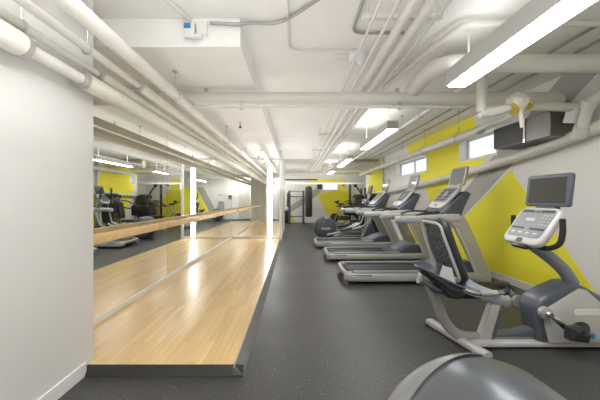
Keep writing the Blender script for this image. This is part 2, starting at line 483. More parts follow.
# cross pipe and its thinner companion
pipe('cross_pipe', 'fat white pipe crossing the whole ceiling from the left pipes to the right wall', 'pipe',
     [(-1.9, 3.37, 2.465), (3.14, 3.37, 2.465), (3.14, 3.7, 2.465), (3.30, 3.72, 2.465)], .075, M['pipe'],
     [(-1.02, 3.37, 2.54), (1.2, 3.37, 2.54)], fr=.16, seg=24, top=2.58)
pipe('cross_pipe', 'thin white pipe slung just under the fat cross pipe', 'pipe', [(-1.12, 3.30, 2.345), (1.0, 3.30, 2.345), (1.95, 3.30, 2.345)], .016, M['pipe'], [(-.6, 3.30, 2.36), (1.2, 3.30, 2.36)], fr=.04, top=2.40)
# right side
pipe('side_pipe', 'long white insulated pipe below the ceiling in front of the right wall windows', 'pipe', [(2.84, 4.42, 2.35), (2.84, 12.3, 2.35)], .072, M['pipe'],
     [(2.84, y, 2.42) for y in (5.0, 6.3, 7.6, 9.4, 10.9)], seg=20)
pipe('sprinkler_pipe', 'white sprinkler pipe beside the row of ceiling lamps', 'pipe', [(1.97, 3.25, 2.60), (1.97, 11.1, 2.60)], .032, M['pipe'],
     [(1.97, y, 2.632) for y in (4.5, 5.3, 7.2, 9.2)])
pipe('wall_heating_pipe', 'white insulated pipe strapped low along the right wall under the windows', 'pipe',
     [(3.2, Y0, 2.18), (3.2, 2.4, 2.13), (3.2, 3.05, 2.06), (3.2, 3.7, 1.95), (3.2, 5.0, 1.815), (3.2, 6.8, 1.69), (3.2, 10.2, 1.53), (3.2, 13.0, 1.45)], .068, M['pipe'], fr=.3, seg=20)
t = thing('pipe_elbow_stack', 'white flanged pipe turning down onto the right wall heating pipe', 'pipe', (3.04, 3.05, 2.0))
b = nb(); sweep(b, fillet([(3.12, 3.16, 2.02), (3.04, 2.98, 2.30), (3.12, 2.74, 2.42), (3.14, 2.5, 2.62), (3.14, 2.5, ZC)], .09), .05, 18); obj('pipe_run', b, M['pipe'], t)
b = nb(); sweep(b, [(3.048, 3.005, 2.255), (3.034, 2.972, 2.315)], .066, 18); obj('flange', b, M['pipe'], t)
b = nb(); sweep(b, [(3.14, 3.20, 1.99), (3.10, 3.115, 2.085)], .07, 18); obj('flange', b, M['pipe'], t)
# wrapped branch below the cross pipe
t = thing('wrapped_pipe', 'white wrapped branch pipe with knotted insulation under the fat cross pipe', 'pipe', (2.5, 3.16, 2.3))
b = nb(); sweep(b, [(2.40, 3.2, 2.33), (3.02, 3.2, 2.315), (3.18, 3.2, 2.31), (3.29, 3.2, 2.31)], .048, 18); obj('pipe_run', b, M['pipe'], t)
b = nb(); sweep(b, smooth([(2.0, 3.12, 2.22), (2.15, 3.12, 2.24), (2.28, 3.12, 2.27), (2.42, 3.14, 2.33)]), [.05, .035, .045, .05], 14); obj('wrapping', b, M['wrap'], t)
b = nb(); bmesh.ops.create_icosphere(b, subdivisions=4, radius=1)
from mathutils import noise as mnoise
for v in b.verts:
    d = 1+.18*mnoise.noise(v.co*2.2)+.08*mnoise.noise(v.co*6)
    v.co = Vector((2.40, 3.12, 2.335))+Vector((v.co.x*.105*d, v.co.y*.10*d, v.co.z*.10*d))
obj('wrapping_knot', b, M['wrap'], t)
b = nb(); sweep(b, [(2.315, 3.09, 2.25), (2.345, 3.09, 2.27)], .062, 16); sweep(b, [(2.475, 3.09, 2.30), (2.50, 3.09, 2.32)], .06, 16); obj('exposed_insulation', b, M['tape'], t)
b = nb(); cyl(b, (2.40, 3.08, 2.25), (2.425, 3.08, 2.06), .02, 12); obj('hanging_wrap', b, M['wrap'], t)
b = nb(); sweep(b, fillet([(2.02, 3.12, 2.23), (2.02, 3.12, ZC)], .05), .05, 16); obj('riser', b, M['pipe'], t)
b = nb(); sweep(b, [(3.11, 3.20, 2.33), (3.10, 3.25, 2.15)], .07, 18); obj('lower_elbow', b, M['pipe'], t)
b = nb(); sweep(b, smooth([(2.35, 3.7, 2.18), (2.33, 3.45, 2.19), (2.36, 3.2, 2.2), (2.38, 3.13, 2.28)]), [.035, .03, .028, .03], 12); obj('side_stub', b, M['pipe'], t)

pipe('vent_pipe', 'wide white pipe bending back above the nearest ceiling lamp', 'pipe', [(3.3, 2.78, 2.60), (1.36, 2.78, 2.60), (1.36, 3.32, 2.55)], .085, M['pipe'], fr=.3, seg=24)
pipe('branch_pipe', 'slim white pipe with elbow close to the ceiling above the nearest lamp', 'pipe', [(3.3, 2.42, 2.765), (1.42, 2.42, 2.765), (1.38, 2.55, 2.765), (1.18, 3.9, 2.765), (1.18, 11, 2.765)], .026, M['pipe'], fr=.1)
# bundle in the middle of the ceiling
GB = 'straight conduits running down the middle of the ceiling'
lb = ['thinnest leftmost conduit of the ceiling bundle', 'second thin conduit from the left in the ceiling bundle', 'left of the two fat pipes in the middle ceiling bundle',
      'right of the two fat pipes in the middle ceiling bundle', 'thin conduit at the right edge of the ceiling bundle']
for i, (x, r, z) in enumerate(((.58, .011, 2.62), (.70, .014, 2.62), (.805, .036, 2.62), (.925, .04, 2.62), (1.05, .014, 2.64))):
    root = pipe('ceiling_conduit', lb[i], 'pipe', [(x, -.6, z), (x, 13.8, z)], r, M['pipe'], group=GB)
for k, y in enumerate((2.2, 4.2, 6.2, 8.2, 10.2)):
    b = nb(); box(b, .52, 1.12, y-.018, y+.018, 2.664, 2.70); cyl(b, (.56, y, 2.69), (.56, y, ZC), .006, 8); cyl(b, (1.09, y, 2.69), (1.09, y, ZC), .006, 8)
    tag(obj('strut_channel', b, M['pipe']), ['strut channel carrying the conduit bundle nearest the camera', 'second strut channel along the conduit bundle', 'third strut channel along the conduit bundle',
        'fourth strut channel along the conduit bundle', 'farthest strut channel along the conduit bundle'][k], 'bracket', 'strut channels over the conduit bundle')
for x, z, l in ((2.87, 2.79, 'dark line conduit along the ceiling edge above the right wall windows'), (2.62, 2.80, 'thin conduit on the ceiling between sprinkler pipe and right wall')):
    b = nb(); cyl(b, (x, Y0, z), (x, 13.5, z), .014, 8); tag(obj('ceiling_conduit', b, M['gal']), l, 'pipe')
b = nb(); cyl(b, (1.22, 4.0, 2.80), (1.22, 10.8, 2.80), .009, 8); tag(obj('lamp_conduit', b, M['pipe']), 'thin conduit on the ceiling feeding the hanging lamps', 'pipe')

b = nb(); sweep(b, fillet([(-.05, Y0, 2.80), (-.05, 2.93, 2.80), (.62, 2.93, 2.80)], .12), .011, 10)
tag(obj('ceiling_conduit', b, M['pipe']), 'white conduit bending right towards the round junction box', 'pipe')
b = nb(); sweep(b, fillet([(.52, Y0, 2.80), (.52, 2.62, 2.80), (1.0, 2.62, 2.80)], .1), .013, 10)
tag(obj('ceiling_conduit', b, M['gal']), 'grey edged conduit curving above the ceiling bundle', 'pipe')
b = nb(); sweep(b, fillet([(-.70, 2.41, 2.765), (-.47, 2.41, 2.75), (-.36, 2.44, 2.785), (-.14, 2.48, 2.795), (.03, 2.33, 2.795), (.17, 2.18, 2.795), (.75, 1.6, 2.795)], .12), .014, 10)
tag(obj('flexible_conduit', b, M['gal']), 'grey metal conduit snaking from the soffit alarm box across the ceiling', 'conduit')
b = nb(); sweep(b, [(-.865, 2.42, 2.79), (-1.5, .68, 2.79)], .016, 10)
tag(obj('ceiling_conduit', b, M['pipe']), 'white conduit slanting over the ceiling down to the alarm box', 'pipe')
t = thing('alarm_box', 'small white alarm box with blue front on the soffit face', 'alarm', (-.83, 2.43, 2.70))
b = nb(); box(b, -.81, -.72, 2.40, 2.44, 2.665, 2.775, .004, 1); obj('junction_box', b, M['base'], t)
b = nb(); box(b, -.92, -.82, 2.385, 2.44, 2.655, 2.76, .008, 2); obj('housing', b, M['base'], t)
b = nb(); box(b, -.905, -.85, 2.378, 2.386, 2.705, 2.745); obj('blue_window', b, M['blue'], t)
b = nb(); cyl(b, (-.9, 2.395, 2.645), (-.76, 2.395, 2.645), .018, 12); obj('strobe', b, M['vinyl'], t)
t = thing('junction_box', 'round white ceiling junction box beside the conduit bundle', 'junction box', (.69, 3.02, 2.76))
b = nb(); lathe(b, [(.085, ZC), (.085, 2.75), (.07, 2.735)], (.66, 3.02, 0), 'z', 24); obj('body', b, M['base'], t)
b = nb(); bmesh.ops.create_uvsphere(b, u_segments=20, v_segments=12, radius=.055, matrix=Matrix.Translation((.70, 2.99, 2.725))); obj('camera_dome', b, M['vinyl'], t)
b = nb(); box(b, .43, .60, 3.03, 3.11, 2.79, ZC, .004, 1); tag(obj('cable_box', b, M['base']), 'flat white box left of the round junction box', 'box')
# sprinkler heads
for x, y, z, top, l in ((-.9, 4.85, 2.50, ZS, 'small sprinkler head under the soffit in front of the cross pipe'), (-1.0, 8.3, 2.5, ZS, 'small sprinkler head under the soffit near the mirrored end wall')):
    t = thing('fire_sprinkler', l, 'sprinkler', (x, y, top))
    b = nb(); cyl(b, (x, y, top), (x, y, z+.02), .012, 10); obj('stem', b, M['steel'], t)
    b = nb(); lathe(b, [(.006, z-.015), (.026, z-.012), (.026, z-.006), (.01, z+.02)], (x, y, 0), 'z', 12); obj('deflector', b, M['dark'], t)

# heater / unit near the right wall
t = thing('unit_heater', 'steel unit heater with dark louvred front mounted high on the right wall', 'heater', (3.1, 3.85, 2.0))
b = nb(); box(b, 2.97, 3.295, 3.36, 4.30, 2.03, 2.33, .006, 1); obj('casing', b, M['casing'], t)
b = nb(); box(b, 2.955, 2.972, 3.74, 4.29, 2.045, 2.32); obj('grille_frame', b, M['dark'], t)
b = nb()
for k in range(11): box(b, 2.945, 2.958, 3.77, 4.26, 2.06+k*.0235, 2.068+k*.0235)
obj('grille', b, M['blackp'], t)
b = nb(); box(b, 2.955, 2.97, 3.715, 3.74, 2.03, 2.33); obj('corner_strip', b, M['chrome'], t)

# far cross pipes and ducts
pipe('far_cross_pipe', 'upper white pipe crossing the far end of the room', 'pipe', [(-.40, 12.45, 2.40), (3.3, 12.45, 2.40)], .07, M['pipe'], [(.3, 12.45, 2.47), (2.3, 12.45, 2.47)])
pipe('far_cross_pipe', 'lower white pipe crossing the room just before the back wall', 'pipe', [(-2.1, 14.2, 2.10), (4.3, 14.2, 2.10)], .075, M['pipe'], [(.3, 14.2, 2.175), (2.5, 14.2, 2.175)])
pipe('far_cross_pipe', 'dark pipe crossing high near the back wall left of the yellow paint', 'pipe', [(-.6, 14.8, 2.28), (1.2, 14.8, 2.28)], .035, M['dark'])
pipe('round_duct', 'short fat duct across the far right ceiling corner', 'duct', [(1.95, 11.3, 2.65), (3.3, 11.3, 2.65)], .15, M['insul'], seg=24)
pipe('round_duct', 'long beige duct crossing behind the short fat duct', 'duct', [(1.2, 12.75, 2.63), (3.3, 12.75, 2.63)], .13, M['insul'], seg=24)
b = nb(); cyl(b, (3.22, 10.45, 0), (3.22, 10.45, ZC), .035, 10); tag(obj('riser_pipe', b, M['gal']), 'grey vertical riser pipe against the far right wall', 'pipe')

# ------------------------------------------------------------------ lamps
GL = 'hanging linear ceiling lamps in a row'
def lamp(label, x, y0, y1, z, w=.17, h=.13, power=1.3):
    t = thing('linear_lamp', label, 'lamp', (x, (y0+y1)/2, z+h), GL)
    b = nb(); box(b, x-w/2, x+w/2, y0, y1, z+.006, z+h, .004, 1); obj('housing', b, M['silverl'], t)
    b = nb(); box(b, x-w/2+.012, x+w/2-.012, y0+.012, y1-.012, z-.004, z+.0065); obj('diffuser', b, M['lamp'], t, flat=True)
    for y in (y0+.2, y1-.2):
        b = nb(); cyl(b, (x, y, z+h), (x, y, ZC), .009, 8); lathe(b, [(.05, ZC), (.05, ZC-.02), (.02, ZC-.03)], (x, y, 0), 'z', 16); obj('stem', b, M['base'], t)
    L = bpy.data.lights.new('uplight', 'AREA'); L.shape = 'RECTANGLE'; L.size = w*.8; L.size_y = (y1-y0)*.95; L.energy = power; L.color = (1, .985, .96)
    lo = bpy.data.objects.new('uplight', L); COL.objects.link(lo); lo.parent = t
    lo.location = Vector((x, (y0+y1)/2, z+h+.01))-t.location; lo.rotation_euler = (PI, 0, 0)
lamp('big linear lamp nearest the camera, running out of the top right', 1.53, .35, 2.74, 2.36, .19, .15, 1.0)
lamp('second linear lamp, hanging beyond the fat cross pipe', 1.50, 4.4, 6.2, 2.36)
lamp('third linear lamp in the row towards the back', 1.50, 7.8, 9.6, 2.36)
lamp('farthest linear lamp in the row by the back pipes', 1.50, 11.2, 12.3, 2.36)

lamp('added fill lamp over the entrance corner, above and behind the camera', -.55, -.3, 1.5, 2.50, .19, .12, 9)  # added outside the frame to brighten the near left side
lamp('added fill lamp tucked out of view behind the mirrored partition', -1.2, 13.2, 15.4, 2.50, .19, .12, 9)  # added to brighten the back wall, hidden by the partition
t = thing('tube_lamp', 'slim bright tube lamp hanging over the platform against the end mirror', 'lamp', (-.75, 7.8, 2.4))
b = nb(); box(b, -.78, -.72, 6.7, YM-.02, 2.40, 2.44, .004, 1); obj('housing', b, M['base'], t)
b = nb(); box(b, -.775, -.725, 6.72, YM-.03, 2.365, 2.401, .012, 3); obj('tube', b, M['tube'], t)
for y in (6.9, 8.7):
    b = nb(); cyl(b, (-.75, y, 2.44), (-.75, y, ZS), .006, 8); obj('stem', b, M['base'], t)
t = thing('glare_strip', 'tall glare streak built as a glowing strip against the end mirror', 'lamp', (-.76, YM-.03, .066))  # lamp glare on the mirror, built as a glowing strip
b = nb(); box(b, -.83, -.69, YM-.025, YM-.001, .066, 2.30); obj('strip_back', b, M['base'], t)
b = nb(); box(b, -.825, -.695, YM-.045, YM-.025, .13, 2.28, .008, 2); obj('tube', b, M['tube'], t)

# unseen area lights added to brighten ceiling and mirrors, no fixture in the room
for x, y, wx, wy, e in ((-.2, .9, 2.0, 2.6, 5), (-.2, 5.2, 2.2, 5.0, 7), (.4, 10.2, 1.6, 4.0, 7), (1.2, 14, 3.6, 2.5, 14)):
    L = bpy.data.lights.new('fill_light', 'AREA'); L.shape = 'RECTANGLE'; L.size = wx; L.size_y = wy; L.energy = e; L.color = (1, .98, .95)
    lo = bpy.data.objects.new('fill_light', L); COL.objects.link(lo); lo.location = (x, y, 1.6); lo.rotation_euler = (PI, 0, 0)

# ------------------------------------------------------------------ treadmill (local: x from rear to front, z up)
def make_treadmill(loc, label, group):
    T = thing('treadmill', label, 'treadmill', (0, 0, 0), group)
    b = nb(); box(b, .05, 2.02, -.37, .37, .045, .135, .01, 2); obj('deck_frame', b, M['blackp'], T)
    b = nb(); box(b, .06, 1.50, -.275, .275, .135, .158, .011, 3); obj('running_belt', b, M['belt'], T)
    for s in (-1, 1):
        # lower silver skirt with a rounded rear nose, and the dark foot rail on top
        b = nb(); sweep(b, smooth([(.0, s*.33, .10), (.03, s*.365, .10), (.10, s*.385, .10), (.5, s*.39, .10), (1.2, s*.39, .105), (1.75, s*.395, .11), (2.06, s*.395, .115)]),
                        .045, 14, h=.062, up=(0, 0, 1), power=.6); rl = obj('side_rail', b, M['beige'], T)
        b = nb(); sweep(b, [(.12, s*.345, .171), (.6, s*.345, .173), (1.35, s*.345, .178), (1.5, s*.345, .19)], .062, 12, h=.013, up=(0, 0, 1), power=.5)
        obj('foot_rail', b, M['slate2'], rl)
        b = nb(); sweep(b, [(.07, s*.421, .135), (.38, s*.437, .138)], .004, 6, h=.012, up=(0, 0, 1)); obj('blue_strip', b, M['blue'], rl)
    b = nb(); sweep(b, smooth([(.10, -.36, .148), (.02, -.33, .142), (.0, -.2, .14), (.0, .2, .14), (.02, .33, .142), (.10, .36, .148)]), .035, 12, h=.035, up=(0, 0, 1), power=.7)
    obj('rear_cap', b, M['silver'], T)
    b = nb(); prism(b, [(1.30, .16), (1.42, .20), (1.62, .30), (1.80, .345), (1.95, .33), (2.06, .24), (2.10, .12), (2.10, .05), (1.40, .05)], -.335, .335, .035, 4)
    hood = obj('motor_hood', b, M['slate'], T)
    b = nb(); prism(b, [(1.46, .222), (1.64, .312), (1.80, .352), (1.80, .33), (1.64, .29), (1.46, .2)], -.20, .20, .006, 2); obj('hood_inlay', b, M['slate2'], hood)
    for s in (-1, 1):
        # broad leaning upright that turns into the handrail
        b = nb()
        outer = [(2.20, .04), (2.19, .16), (2.07, .45), (1.93, .76), (1.84, .95), (1.79, 1.03), (1.70, 1.065)]
        inner = [(1.52, 1.06), (1.56, .96), (1.64, .86), (1.76, .62), (1.90, .32), (1.98, .12), (1.98, .04)]
        prism(b, outer+inner, s*.40-.035, s*.40+.035, .016, 3)
        up = obj('upright', b, M['beige'], T)
        b = nb(); prism(b, [(1.955, .16), (2.0, .16), (1.80, .62), (1.68, .86), (1.64, .86), (1.76, .62)], s*.435-.003, s*.435+.004, .002, 1); obj('upright_inset', b, M['silverl'], up)
        b = nb(); path = smooth([(.76, s*.36, .985), (.80, s*.375, .985), (.95, s*.395, .99), (1.25, s*.40, .995), (1.52, s*.40, 1.01), (1.72, s*.40, 1.01)], 5)
        n = len(path); hh = [.030, .042]+[.047+.018*i/(n-3) for i in range(n-2)]
        rr = [.03, .042]+[.05]*(n-2)
        sweep(b, path, rr, 16, h=hh, up=(0, 0, 1), power=.75); hr = obj('handrail', b, M['silverl'], T)
        b = nb(); sweep(b, smooth([(.755, s*.372, .945), (.82, s*.39, .940), (.93, s*.40, .937), (1.02, s*.402, .938)]), .035, 10, h=.008, up=(0, 0, 1)); obj('blue_grip_edge', b, M['blue'], hr)
        b = nb(); sweep(b, smooth([(1.10, s*.32, 1.04), (1.25, s*.31, 1.085), (1.42, s*.25, 1.09), (1.55, s*.18, 1.09)]), .028, 10, h=.016, up=(0, 0, 1)); obj('hand_grip', b, M['blackp'], T)
    b = nb(); prism(b, [(1.50, 1.02), (1.50, 1.09), (1.66, 1.24), (1.90, 1.42), (1.96, 1.38), (1.86, 1.18), (1.80, 1.02), (1.66, .98)], -.33, .33, .03, 3)
    obj('console_support', b, M['slate'], T)
    c0 = Vector((1.56, 0, 1.16)); c1 = Vector((1.86, 0, 1.49)); up = (c1-c0); mid = (c0+c1)/2
    nrm = Vector((0, 1, 0)).cross(up).normalized()
    if nrm.x > 0: nrm = -nrm
    b = nb(); oriented(b, mid, (0, 1, 0), up, .50, up.length+.05, .05, .016, 3, round_c=.10)
    con = obj('console', b, M['silverl'], T)
    b = nb(); oriented(b, mid+nrm*.027+up*.08, (0, 1, 0), up, .42, up.length*.72, .006, .002, 1, round_c=.03); obj('keypad', b, M['key'], con)
    for k, (u, v, w, h) in enumerate(((0, .31, .34, .035), (-.11, .16, .12, .07), (.11, .16, .12, .07), (-.11, -.02, .12, .05), (.11, -.02, .12, .05), (0, .14, .07, .10), (0, -.17, .30, .035))):
        b = nb(); oriented(b, mid+nrm*.031+up*v+Vector((0, u, 0)), (0, 1, 0), up, w, h, .004, .001, 1); obj('button_panel', b, M['lcd'] if k == 5 else M['keyd'], con)
    b = nb(); oriented(b, mid+nrm*.028-up*.43, (0, 1, 0), up, .05, .035, .006, .002, 1); obj('stop_button', b, M['blackp'], con)
    # screen
    s0 = Vector((1.90, 0, 1.50)); su = Vector((.07, 0, .31)); sn = Vector((-.31, 0, .07)).normalized(); sm = s0+su*.55
    b = nb(); box(b, 1.885, 1.94, -.06, .06, 1.42, 1.56, .008, 2); obj('screen_bracket', b, M['slate'], T)
    b = nb(); oriented(b, sm, (0, 1, 0), su, .45, .32, .045, .012, 3, round_c=.035); ts = obj('television_screen', b, M['silver'], T)
    b = nb(); oriented(b, sm+sn*.022, (0, 1, 0), su, .40, .27, .006, .002, 1, round_c=.015); obj('display', b, M['screen2'], ts)
    for s in (-1, 1):
        for x in (.2, 1.9):
            b = nb(); cyl(b, (x, s*.32, 0), (x, s*.32, .06), .03, 12); obj('foot', b, M['black'], T)
    lettering('PRECOR', .035, (.98, -.346, .1865), (1, 0, 0), (0, 1, 0), M['silverl'], T)
    lettering('PRECOR', .04, (1.10, .33, .1875), (1, 0, 0), (0, 1, 0), M['silverl'], T)
    T.location = loc
    return T
GT = 'treadmills in a row facing the right wall'
tm = make_treadmill((.80, 4.83, 0), 'nearest of the grey treadmills, just behind the recumbent bike', GT)
dup(tm, (.71, 6.42, 0), 0, 'middle treadmill of the row, between the nearest and the farthest', GT)
dup(tm, (.60, 8.02, 0), 0, 'farthest treadmill of the row, in front of the round elliptical drum', GT)

# ------------------------------------------------------------------ elliptical trainer (local: drum at rear x=.33)
def make_elliptical(loc, label, group):
    T = thing('elliptical_trainer', label, 'elliptical trainer', (0, 0, 0), group)
    R = .36; cz = .365
    b = nb(); lathe(b, [(R-.14, -.235), (R-.055, -.225), (R-.018, -.195), (R, -.14), (R+.004, 0), (R, .14), (R-.018, .195), (R-.055, .225), (R-.14, .235)], (.33, 0, cz), 'y', 64)
    dr = obj('drum_shroud', b, M['gun'], T)
    # silver cover over the rear part of the rim, cut on a slant
    b = nb(); n = 26
    def rim(a, y, e): return Vector((.33+(R+e)*math.cos(a), y, cz+(R+e)*math.sin(a)))
    rows = []
    for k in range(n+1):
        a = math.radians(80)+(math.radians(212)-math.radians(80))*k/n
        y1 = .215; y0 = .20-.17*min(1, (k/n)*1.6)
        row = []
        for j in range(9):
            y = y0+(y1-y0)*j/8
            q = abs(y)/.235; e = .006-(.055*max(0, (q-.6)/.4)**2.4)
            row.append(b.verts.new(rim(a, y, e)))
        rows.append(row)
    for k in range(n):
        for j in range(8): b.faces.new((rows[k][j], rows[k][j+1], rows[k+1][j+1], rows[k+1][j]))
    bmesh.ops.recalc_face_normals(b, faces=b.faces)
    bmesh.ops.solidify(b, geom=b.faces[:], thickness=.004)
    obj('rear_cover', b, M['gunl'], dr)
    for s in (-1, 1):
        b = nb(); lathe(b, [(R-.075, s*.222), (R-.08, s*.243), (R-.11, s*.25), (.02, s*.254)], (.33, 0, cz), 'y', 48); fc = obj('side_disc', b, M['slate'], dr)
        b = nb(); oriented(b, (.34, s*.256, .35), (1, 0, 0), (0, 0, 1), .29, .062, .008, .002, 1, round_c=.02); obj('badge', b, M['silverl'], fc)
        b = nb(); cyl(b, (.27, s*.25, .57), (.27, s*.262, .57), .018, 12); obj('cap', b, M['silverl'], fc)
        if s < 0:
            b = nb(); sweep(b, [(.33+.30*math.cos(a), s*.236, cz+.30*math.sin(a)) for a in [math.radians(40+50*k/8) for k in range(9)]], .014, 8, h=.010); obj('blue_arc', b, M['blue'], fc)
        # long ramp tubes, pedal arm and footplate
        b = nb(); sweep(b, [(.40, s*.30, .05), (1.95, s*.27, .05)], .03, 10, h=.025, up=(0, 0, 1), power=.6); obj('base_rail', b, M['silver'], T)
        b = nb(); sweep(b, [(.62, s*.15, .07), (1.45, s*.15, .50)], .035, 12); obj('ramp_tube', b, M['silverl'], T)
        dz = .05 if s > 0 else -.02
        b = nb(); sweep(b, smooth([(.38, s*.30, .20+dz*2), (.85, s*.30, .27+dz), (1.45, s*.30, .40), (1.62, s*.33, .52)]), .028, 12, h=.035); ar = obj('pedal_arm', b, M['silver'], T)
        b = nb(); oriented(b, (.98, s*.27, .345+dz), (1, 0, .2), (0, 1, 0), .40, .17, .05, .015, 2, round_c=.04); obj('foot_plate', b, M['black'], ar)
        b = nb(); sweep(b, smooth([(1.62, s*.33, .50), (1.70, s*.33, .80), (1.74, s*.30, 1.10), (1.62, s*.27, 1.35), (1.60, s*.26, 1.62)]), .022, 12); hb = obj('moving_handle', b, M['silver'], T)
        b = nb(); sweep(b, smooth([(1.64, s*.275, 1.30), (1.60, s*.262, 1.45), (1.60, s*.26, 1.66)]), .03, 12); obj('grip', b, M['black'], hb)
        b = nb(); oriented(b, (1.48, s*.36, .03), (0, 1, 0), (1, 0, 0), .1, .12, .06, .01, 1); obj('foot', b, M['black'], T)
    b = nb(); prism(b, [(1.55, .06), (1.66, .36), (1.74, .50), (1.84, .50), (1.96, .26), (2.02, .06)], -.16, .16, .04, 3); obj('front_shroud', b, M['slate'], T)
    b = nb(); sweep(b, smooth([(1.80, 0, .50), (1.84, 0, .80), (1.80, 0, 1.10), (1.74, 0, 1.24)]), .07, 14, h=.05, up=(0, 1, 0)); obj('mast', b, M['silver'], T)
    b = nb(); sweep(b, smooth([(1.50, -.22, 1.12), (1.58, -.24, 1.06), (1.74, -.15, 1.04), (1.78, 0, 1.04), (1.74, .15, 1.04), (1.58, .24, 1.06), (1.50, .22, 1.12)]), .02, 10); obj('fixed_handlebar', b, M['blackp'], T)
    up = Vector((.20, 0, .28)); mid = Vector((1.70, 0, 1.30)); nrm = Vector((-.28, 0, .20)).normalized()
    b = nb(); oriented(b, mid, (0, 1, 0), up, .40, .36, .055, .018, 3, round_c=.08); con = obj('console', b, M['silverl'], T)
    b = nb(); oriented(b, mid+nrm*.03, (0, 1, 0), up, .33, .27, .006, .002, 1, round_c=.03); obj('keypad', b, M['keyd'], con)
    b = nb(); oriented(b, (1.83, 0, 1.60), (0, 1, 0), (.07, 0, .3), .40, .28, .045, .012, 3, round_c=.03); ts = obj('television_screen', b, M['slate'], T)
    b = nb(); oriented(b, (1.806, 0, 1.605), (0, 1, 0), (.07, 0, .3), .35, .23, .006, .002, 1); obj('display', b, M['screen'], ts)
    b = nb(); box(b, 1.80, 1.84, -.04, .04, 1.38, 1.55, .008, 2); obj('screen_bracket', b, M['slate'], T)
    lettering('PRECOR', .05, (.34, -.2605, .35), (1, 0, 0), (0, 0, 1), M['slate'], T)
    T.location = loc
    return T
el = make_elliptical((.33, .905, 0), 'closest elliptical trainer, only its round gunmetal drum showing at the bottom edge', 'elliptical trainers')
dup(el, (.68, 9.55, 0), 0, 'far elliptical trainer with a dark round drum behind the treadmills', 'elliptical trainers')

